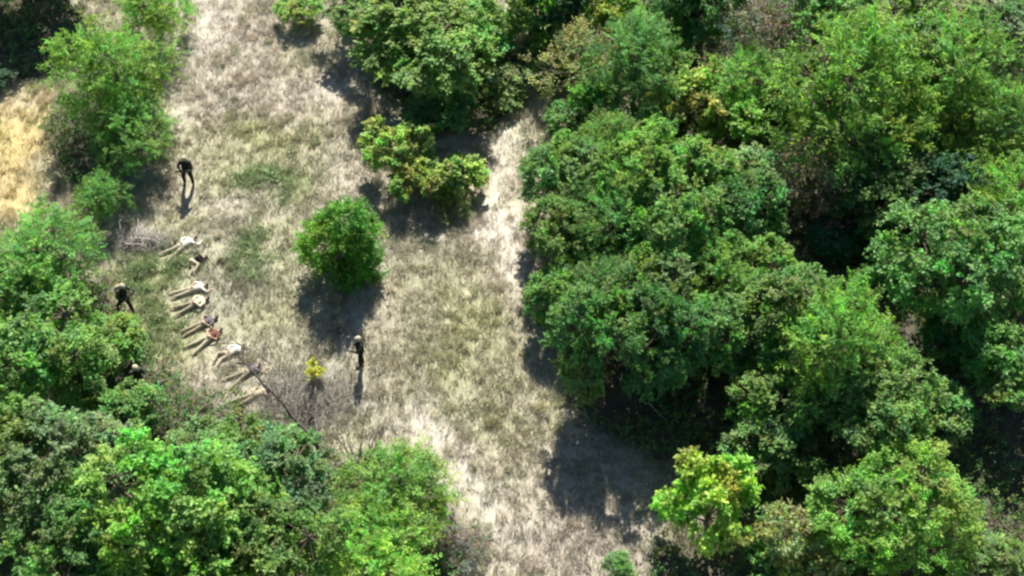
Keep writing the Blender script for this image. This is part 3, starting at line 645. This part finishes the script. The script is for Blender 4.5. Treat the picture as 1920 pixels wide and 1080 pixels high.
def make_person(pose, loc, rz, scale, label, shirt, trousers, hair='hair', skin=None, sleeve=1.0, leg=1.0, gear=False, pack=False, group=None, barefoot=False, female=False):
    J = {k: Vector(v) for k, v in pose.items() if k not in ('curl',)}
    skin = skin or M_skin; e = empty('person', loc, rz, scale)
    up = (J['neck'] - J['pelvis']).normalized(); front = J['front'].normalized()
    bm = bmesh.new()
    def torso(bm, g=0.0):
        capsule(bm, J['pelvis'] - up * .02, J['waist'], .155 + g, .135 + g, .72, front); capsule(bm, J['waist'], J['chest'], .135 + g, .165 + g, .70, front)
        capsule(bm, J['chest'], J['chest'] + up * .10, .165 + g, .135 + g, .68, front)
        capsule(bm, J['shl'], J['shr'], .058 + g, .058 + g)
    def arm(bm, s, g=0, f=1.0):
        sh, el, wr = J['sh' + s], J['el' + s], J['wr' + s]
        if f >= 1: capsule(bm, sh, el, .056 + g, .042 + g); capsule(bm, el, wr, .042 + g, .030 + g)
        else: capsule(bm, sh, sh + (el - sh) * f * 1.6, .056 + g, .050 + g)
    def lg(bm, s, g=0, f=1.0):
        hp, kn, an = J['hp' + s], J['kn' + s], J['an' + s]
        capsule(bm, hp, kn, .088 + g, .058 + g)
        if f >= 1: capsule(bm, kn, kn + (an - kn) * .35, .058 + g, .056 + g); capsule(bm, kn + (an - kn) * .35, an, .056 + g, .038 + g)
    torso(bm)
    capsule(bm, J['neck'] - up * .09, J['head'], .058, .055)
    # head: skull, face, jaw, nose, ears
    hu = (J['head'] - J['neck']).normalized(); face = J['face'].normalized(); face = (face - hu * face.dot(hu)).normalized(); sdv = hu.cross(face)
    R3 = Matrix((face, sdv, hu)).transposed()
    hc = J['head'] + hu * .05
    blob(bm, hc + hu * .02 - face * .01, .098, .078, .095, R3); blob(bm, hc - hu * .055 + face * .025, .062, .055, .07, R3)
    capsule(bm, hc + face * .085 + hu * .01, hc + face * .108 - hu * .025, .010, .015)
    for s in (1, -1): blob(bm, hc + sdv * .082 * s - hu * .012, .02, .010, .03, R3)
    for s in ('l', 'r'):
        arm(bm, s); lg(bm, s)
        wr = J['wr' + s]; d = J.get('hd' + s) or (wr - J['el' + s]); pn = J.get('pn' + s) or -front
        hand(bm, wr, d, pn, .6, 1 if s == 'l' else -1)
        an, toe = J['an' + s], J['to' + s]; fd = (toe - an).normalized(); 
        capsule(bm, an, an + (J['an' + s] - J['kn' + s]).normalized() * .04, .038, .036); capsule(bm, an + (an - J['kn' + s]).normalized() * .03, toe, .036, .032, .8, None)
    fuse(bm, 'body', skin, e, .0125)
    if shirt:
        bm = bmesh.new(); torso(bm, .014)
        for s in ('l', 'r'): arm(bm, s, .014, sleeve)
        fuse(bm, 'shirt', shirt, e, .016)
    if trousers:
        bm = bmesh.new(); capsule(bm, J['pelvis'] - up * .03, J['waist'] - up * .05, .172, .158, .76, front)
        for s in ('l', 'r'): lg(bm, s, .018, leg)
        fuse(bm, 'trousers', trousers, e, .016)
    if not barefoot:
        for s in ('l', 'r'):
            bm = bmesh.new(); an, toe = J['an' + s], J['to' + s]; sh_ = (an - J['kn' + s]).normalized()
            capsule(bm, an - sh_ * .09, an + sh_ * .04, .050, .048); capsule(bm, an + sh_ * .035, toe, .048, .044, .85, None)
            fuse(bm, 'boot' if gear else 'shoe', M_boot if gear else M_tan, e, .015)
    if hair == 'hair':
        bm = bmesh.new(); blob(bm, hc + hu * .035 - face * .022, .098, .086, .088, R3); fuse(bm, 'hair', M_hair, e, .014, 1)
    else:
        bm = bmesh.new(); blob(bm, hc + hu * .045 - face * .01, .128, .108, .10, R3)
        capsule(bm, hc + hu * .04 + sdv * .09, hc + hu * .0 + sdv * .09 - face * .02, .035, .03); capsule(bm, hc + hu * .04 - sdv * .09, hc - sdv * .09 - face * .02, .035, .03)
        capsule(bm, hc + face * .10 + hu * .04 + sdv * .05, hc + face * .10 + hu * .04 - sdv * .05, .022, .022)
        fuse(bm, 'helmet', M_helmet, e, .014, 1)
    for s in (1, -1):
        bm = bmesh.new(); blob(bm, hc + face * .079 + sdv * .03 * s + hu * .012, .011, .014, .009, R3)
        me = bpy.data.meshes.new('eye'); bm.to_mesh(me); bm.free(); me.materials.append(M_eye); link('eye', me, e)
    if gear:
        bm = bmesh.new(); capsule(bm, J['waist'] + up * .02, J['chest'] + up * .06, .168, .178, .86, front)
        for q in (-.1, 0, .1): capsule(bm, J['waist'] + front * .13 + sdv * q + up * .02, J['waist'] + front * .13 + sdv * q + up * .13, .04, .04)
        fuse(bm, 'vest', M_vest, e, .018)
    if pack:
        bm = bmesh.new(); capsule(bm, J['waist'] - front * .2 + up * .02, J['chest'] - front * .22 + up * .06, .14, .13, .7, front); capsule(bm, J['waist'] - front * .3 + up * .05, J['waist'] - front * .31 + up * .15, .07, .07)
        fuse(bm, 'backpack', M_pack, e, .018)
    tag(e, label, 'person', group); return e
# standing pose: faces +X, left is +Y
def standing(stride=0.0, wid=.13, lean=.0, hold=True, dz=0):
    p = dict(pelvis=(0, 0, .97), waist=(.01 + lean * .3, 0, 1.12), chest=(.02 + lean * .8, 0, 1.32), neck=(.02 + lean, 0, 1.50), head=(.04 + lean * 1.3, 0, 1.60), front=(1, 0, 0), face=(1, 0, -.15),
        shl=(lean * .9, .175, 1.43), shr=(lean * .9, -.175, 1.43), ell=(.12 + lean, .27, 1.17), elr=(.02 + lean, -.29, 1.16), wrl=(.33 + lean, .16, 1.20), wrr=(.26 + lean, -.16, 1.10),
        hpl=(0, .09, .92), hpr=(0, -.09, .92), knl=(stride * .55 + .03, wid * .95, .51), knr=(-stride * .40 + .03, -wid * .95, .51), anl=(stride, wid, .10), anr=(-stride, -wid, .10),
        tol=(stride + .17, wid + .03, .05), tor=(-stride + .16, -wid - .03, .05), hdl=(.25, -.35, .0), hdr=(.4, .5, .1), pnl=(0, -.2, .8), pnr=(.2, 0, .8))
    return p
def prone(arms='back', legs=.16, bend=0.0, turn=.4, hgt=.125):
    z = hgt
    p = dict(pelvis=(0, 0, z), waist=(.15, 0, z - .01), chest=(.36, 0, z), neck=(.54, 0, z + .02), head=(.64, .02 * turn, z + .0), front=(0, 0, -1), face=(.1, turn, -1),
        shl=(.47, .185, z + .01), shr=(.47, -.185, z + .01), hpl=(-.05, .09, z - .015), hpr=(-.05, -.09, z - .015), knl=(-.46, .09 + legs * .45, z - .055), knr=(-.46, -.09 - legs * .45, z - .055),
        anl=(-.87, .09 + legs, z - .05), anr=(-.87, -.09 - legs, z - .05), tol=(-1.03, .11 + legs * 1.15, .04), tor=(-1.03, -.11 - legs * 1.15, .04))
    if arms == 'back': p.update(ell=(.22, .33, z + .03), elr=(.22, -.33, z + .03), wrl=(.05, .10, z + .15), wrr=(.07, -.10, z + .15), hdl=(-.1, -.4, 0), hdr=(-.1, .4, 0), pnl=(0, 0, 1), pnr=(0, 0, 1))
    elif arms == 'head': p.update(ell=(.64, .42, .07), elr=(.64, -.42, .07), wrl=(.80, .20, .10), wrr=(.80, -.20, .10), hdl=(-.2, -.5, .2), hdr=(-.2, .5, .2), pnl=(0, 0, -1), pnr=(0, 0, -1))
    elif arms == 'forward': p.update(ell=(.74, .27, .06), elr=(.72, -.28, .06), wrl=(.97, .20, .05), wrr=(.96, -.18, .05), pnl=(0, 0, -1), pnr=(0, 0, -1))
    elif arms == 'mixed': p.update(ell=(.22, .32, z + .03), elr=(.64, -.40, .07), wrl=(.05, .12, z + .15), wrr=(.86, -.30, .05), hdl=(-.1, -.4, 0), pnl=(0, 0, 1), pnr=(0, 0, -1))
    if bend:
        p['knl'] = (-.40, .24 + bend * .1, z - .05); p['knr'] = (-.42, -.05, z - .05); p['anl'] = (-.74, .24 + bend * .1 - .28, .08); p['anr'] = (-.78, -.05 - .22, .08)
        p['tol'] = (-.86, .24 + bend * .1 - .38, .04); p['tor'] = (-.90, -.05 - .34, .04)
    return p
curled = dict(pelvis=(0, 0, .15), waist=(.13, -.02, .14), chest=(.33, -.02, .15), neck=(.50, -.05, .15), head=(.60, -.09, .14), front=(0.05, -1, -.15), face=(.1, -1, -.3),
    shl=(.43, 0, .28), shr=(.43, -.03, .06), ell=(.30, -.22, .22), elr=(.62, -.22, .06), wrl=(.52, -.32, .10), wrr=(.74, -.12, .05),
    hpl=(-.04, -.02, .22), hpr=(-.04, -.02, .09), knl=(.14, -.40, .20), knr=(-.14, -.42, .08), anl=(-.20, -.62, .12), anr=(-.44, -.60, .06), tol=(-.28, -.74, .06), tor=(-.52, -.72, .05))

def standing_at(px, py, facing_deg, pose, label, **kw):
    g = G(px, py); return make_person(pose, tuple(g), math.radians(facing_deg), (1.13, 1.13, 1.03), label, M_olive, M_black, hair='helmet', gear=True, skin=M_skin2, group='standing guards around the row', **kw)
g1 = standing_at(355, 346, -92, standing(.02, .17), 'helmeted guard standing legs apart by the feathery tree, holding a rifle across')
g2 = standing_at(236, 582, -38, standing(.36, .08, .08), 'helmeted guard striding beside the left trees, nearest the low green weeds', pack=True)
g3 = standing_at(679, 684, 190, standing(.05, .09), 'helmeted guard standing by the shadow tip of the upright bush')
g4 = standing_at(266, 736, -60, standing(.06, .1), 'helmeted guard half hidden behind the green tree at the left')
def lying(feet, head, pose, label, shirt, trousers, **kw):
    a = G(*feet); b = G(*head); d = b - a; L0 = 1.86 if not kw.get('curl') else 1.45; kw.pop('curl', None)
    s = min(1.08, max(.9, np.linalg.norm(d[:2]) / L0)); o = a + d * (1.05 / L0 if L0 > 1.5 else .45)
    return make_person(pose, (o[0], o[1], float(hz(o[0:1], o[1:2])[0]) + .0), math.atan2(d[1], d[0]), float(s), label, shirt, trousers, group='people lying in a row on the grass', **kw)
lying((306, 486), (370, 448), prone('mixed', .17, turn=.5), 'person lying face down in a loose white shirt, furthest up the row', M_white, M_ltrouser)
lying((342, 503), (384, 482), curled, 'person in a black shirt lying curled with bent legs, second in the row', M_black, M_ltrouser, curl=True)
lying((323, 556), (389, 536), prone('mixed', .04, turn=-.4), 'person with dark hair and grey shirt lying between the curled one and a cream shirt', M_white, M_ltrouser, hair='hair', sleeve=.5)
lying((323, 588), (394, 561), prone('back', .14), 'person in a cream shirt lying with arms bent to the back, fourth in the row', M_cream, M_ktrouser)
lying((343, 627), (407, 597), prone('back', .05, turn=-.4), 'person in a dark grey shirt lying close to the one in brown', M_grey, M_ktrouser, sleeve=.5)
lying((354, 660), (418, 619), prone('back', .16), 'person in a reddish brown shirt lying with hands behind the back', M_brown, M_ltrouser, sleeve=.4)
lying((391, 687), (460, 649), prone('mixed', .1, bend=1), 'person in a white shirt lying with bent knees beside the one in brown', M_white, M_ltrouser)
lying((432, 718), (484, 688), prone('mixed', .18), 'person in a dark shirt lying under the crossing dead branches', M_grey, M_ktrouser, sleeve=.4)
lying((446, 756), (498, 735), prone('mixed', .08), 'person in a tan shirt lying last in the row next to the green tree', M_tan, M_ktrouser)

# rifles: held things stay separate
def rifle(owner, hl, hr, label):
    """lies in both hands; owner space points hr (grip) -> hl (handguard)"""
    sc_ = Vector(owner.scale); a = Vector(hr) * sc_; b = Vector(hl) * sc_; d = (b - a).normalized(); e = empty('rifle', (0, 0, 0))
    mw = Matrix.Translation(owner.location) @ Matrix.Rotation(owner.rotation_euler.z, 4, 'Z')
    up = Vector((0, 0, 1)); sdv = d.cross(up).normalized(); up = sdv.cross(d)
    R = Matrix((d, sdv, up)).transposed().to_4x4(); e.matrix_world = mw @ Matrix.Translation(a) @ R
    def prism(nm, prof, th, m):
        bm = bmesh.new(); f = [bm.verts.new((x, -th / 2, z)) for x, z in prof]; fc = bm.faces.new(f)
        ex = bmesh.ops.extrude_face_region(bm, geom=[fc]); bmesh.ops.translate(bm, verts=[v for v in ex['geom'] if isinstance(v, bmesh.types.BMVert)], vec=(0, th, 0))
        bmesh.ops.recalc_face_normals(bm, faces=bm.faces); bmesh.ops.bevel(bm, geom=bm.edges[:], offset=.004, segments=1, affect='EDGES')
        me = bpy.data.meshes.new(nm); bm.to_mesh(me); bm.free(); me.materials.append(m); link(nm, me, e)
    prism('receiver', [(-.06, .0), (.20, .0), (.20, .06), (-.06, .06)], .042, M_metal)
    prism('stock', [(-.32, -.06), (-.06, .0), (-.06, .05), (-.32, .05)], .036, M_metal)
    prism('handguard', [(.20, .005), (.42, .012), (.42, .055), (.20, .06)], .046, M_metal)
    prism('magazine', [(.09, .0), (.15, .0), (.19, -.16), (.13, -.18)], .028, M_metal)
    prism('grip', [(-.03, .0), (.02, .0), (-.01, -.10), (-.06, -.09)], .030, M_metal)
    T = Tubes(); T.add([(.40, 0, .035), (.64, 0, .035)], [.011, .010], 8); link('barrel', T.mesh('barrel', M_metal), e)
    tag(e, label, 'rifle', 'rifles held by the guards')
for gd, lb in ((g1, 'dark rifle held across the body by the guard near the feathery tree'), (g2, 'dark rifle in the hands of the striding guard'), (g3, 'dark rifle held by the guard below the upright bush')):
    ps = standing(lean=.08) if gd is g2 else standing()
    hl = Vector(ps['wrl']) + Vector(ps['hdl']).normalized() * .07 + Vector((0, 0, .02)); hr = Vector(ps['wrr']) + Vector(ps['hdr']).normalized() * .07 + Vector((0, 0, .03))
    hl = hr + (hl + Vector((0, .08, .02)) - hr)
    rifle(gd, hl, hr, lb)
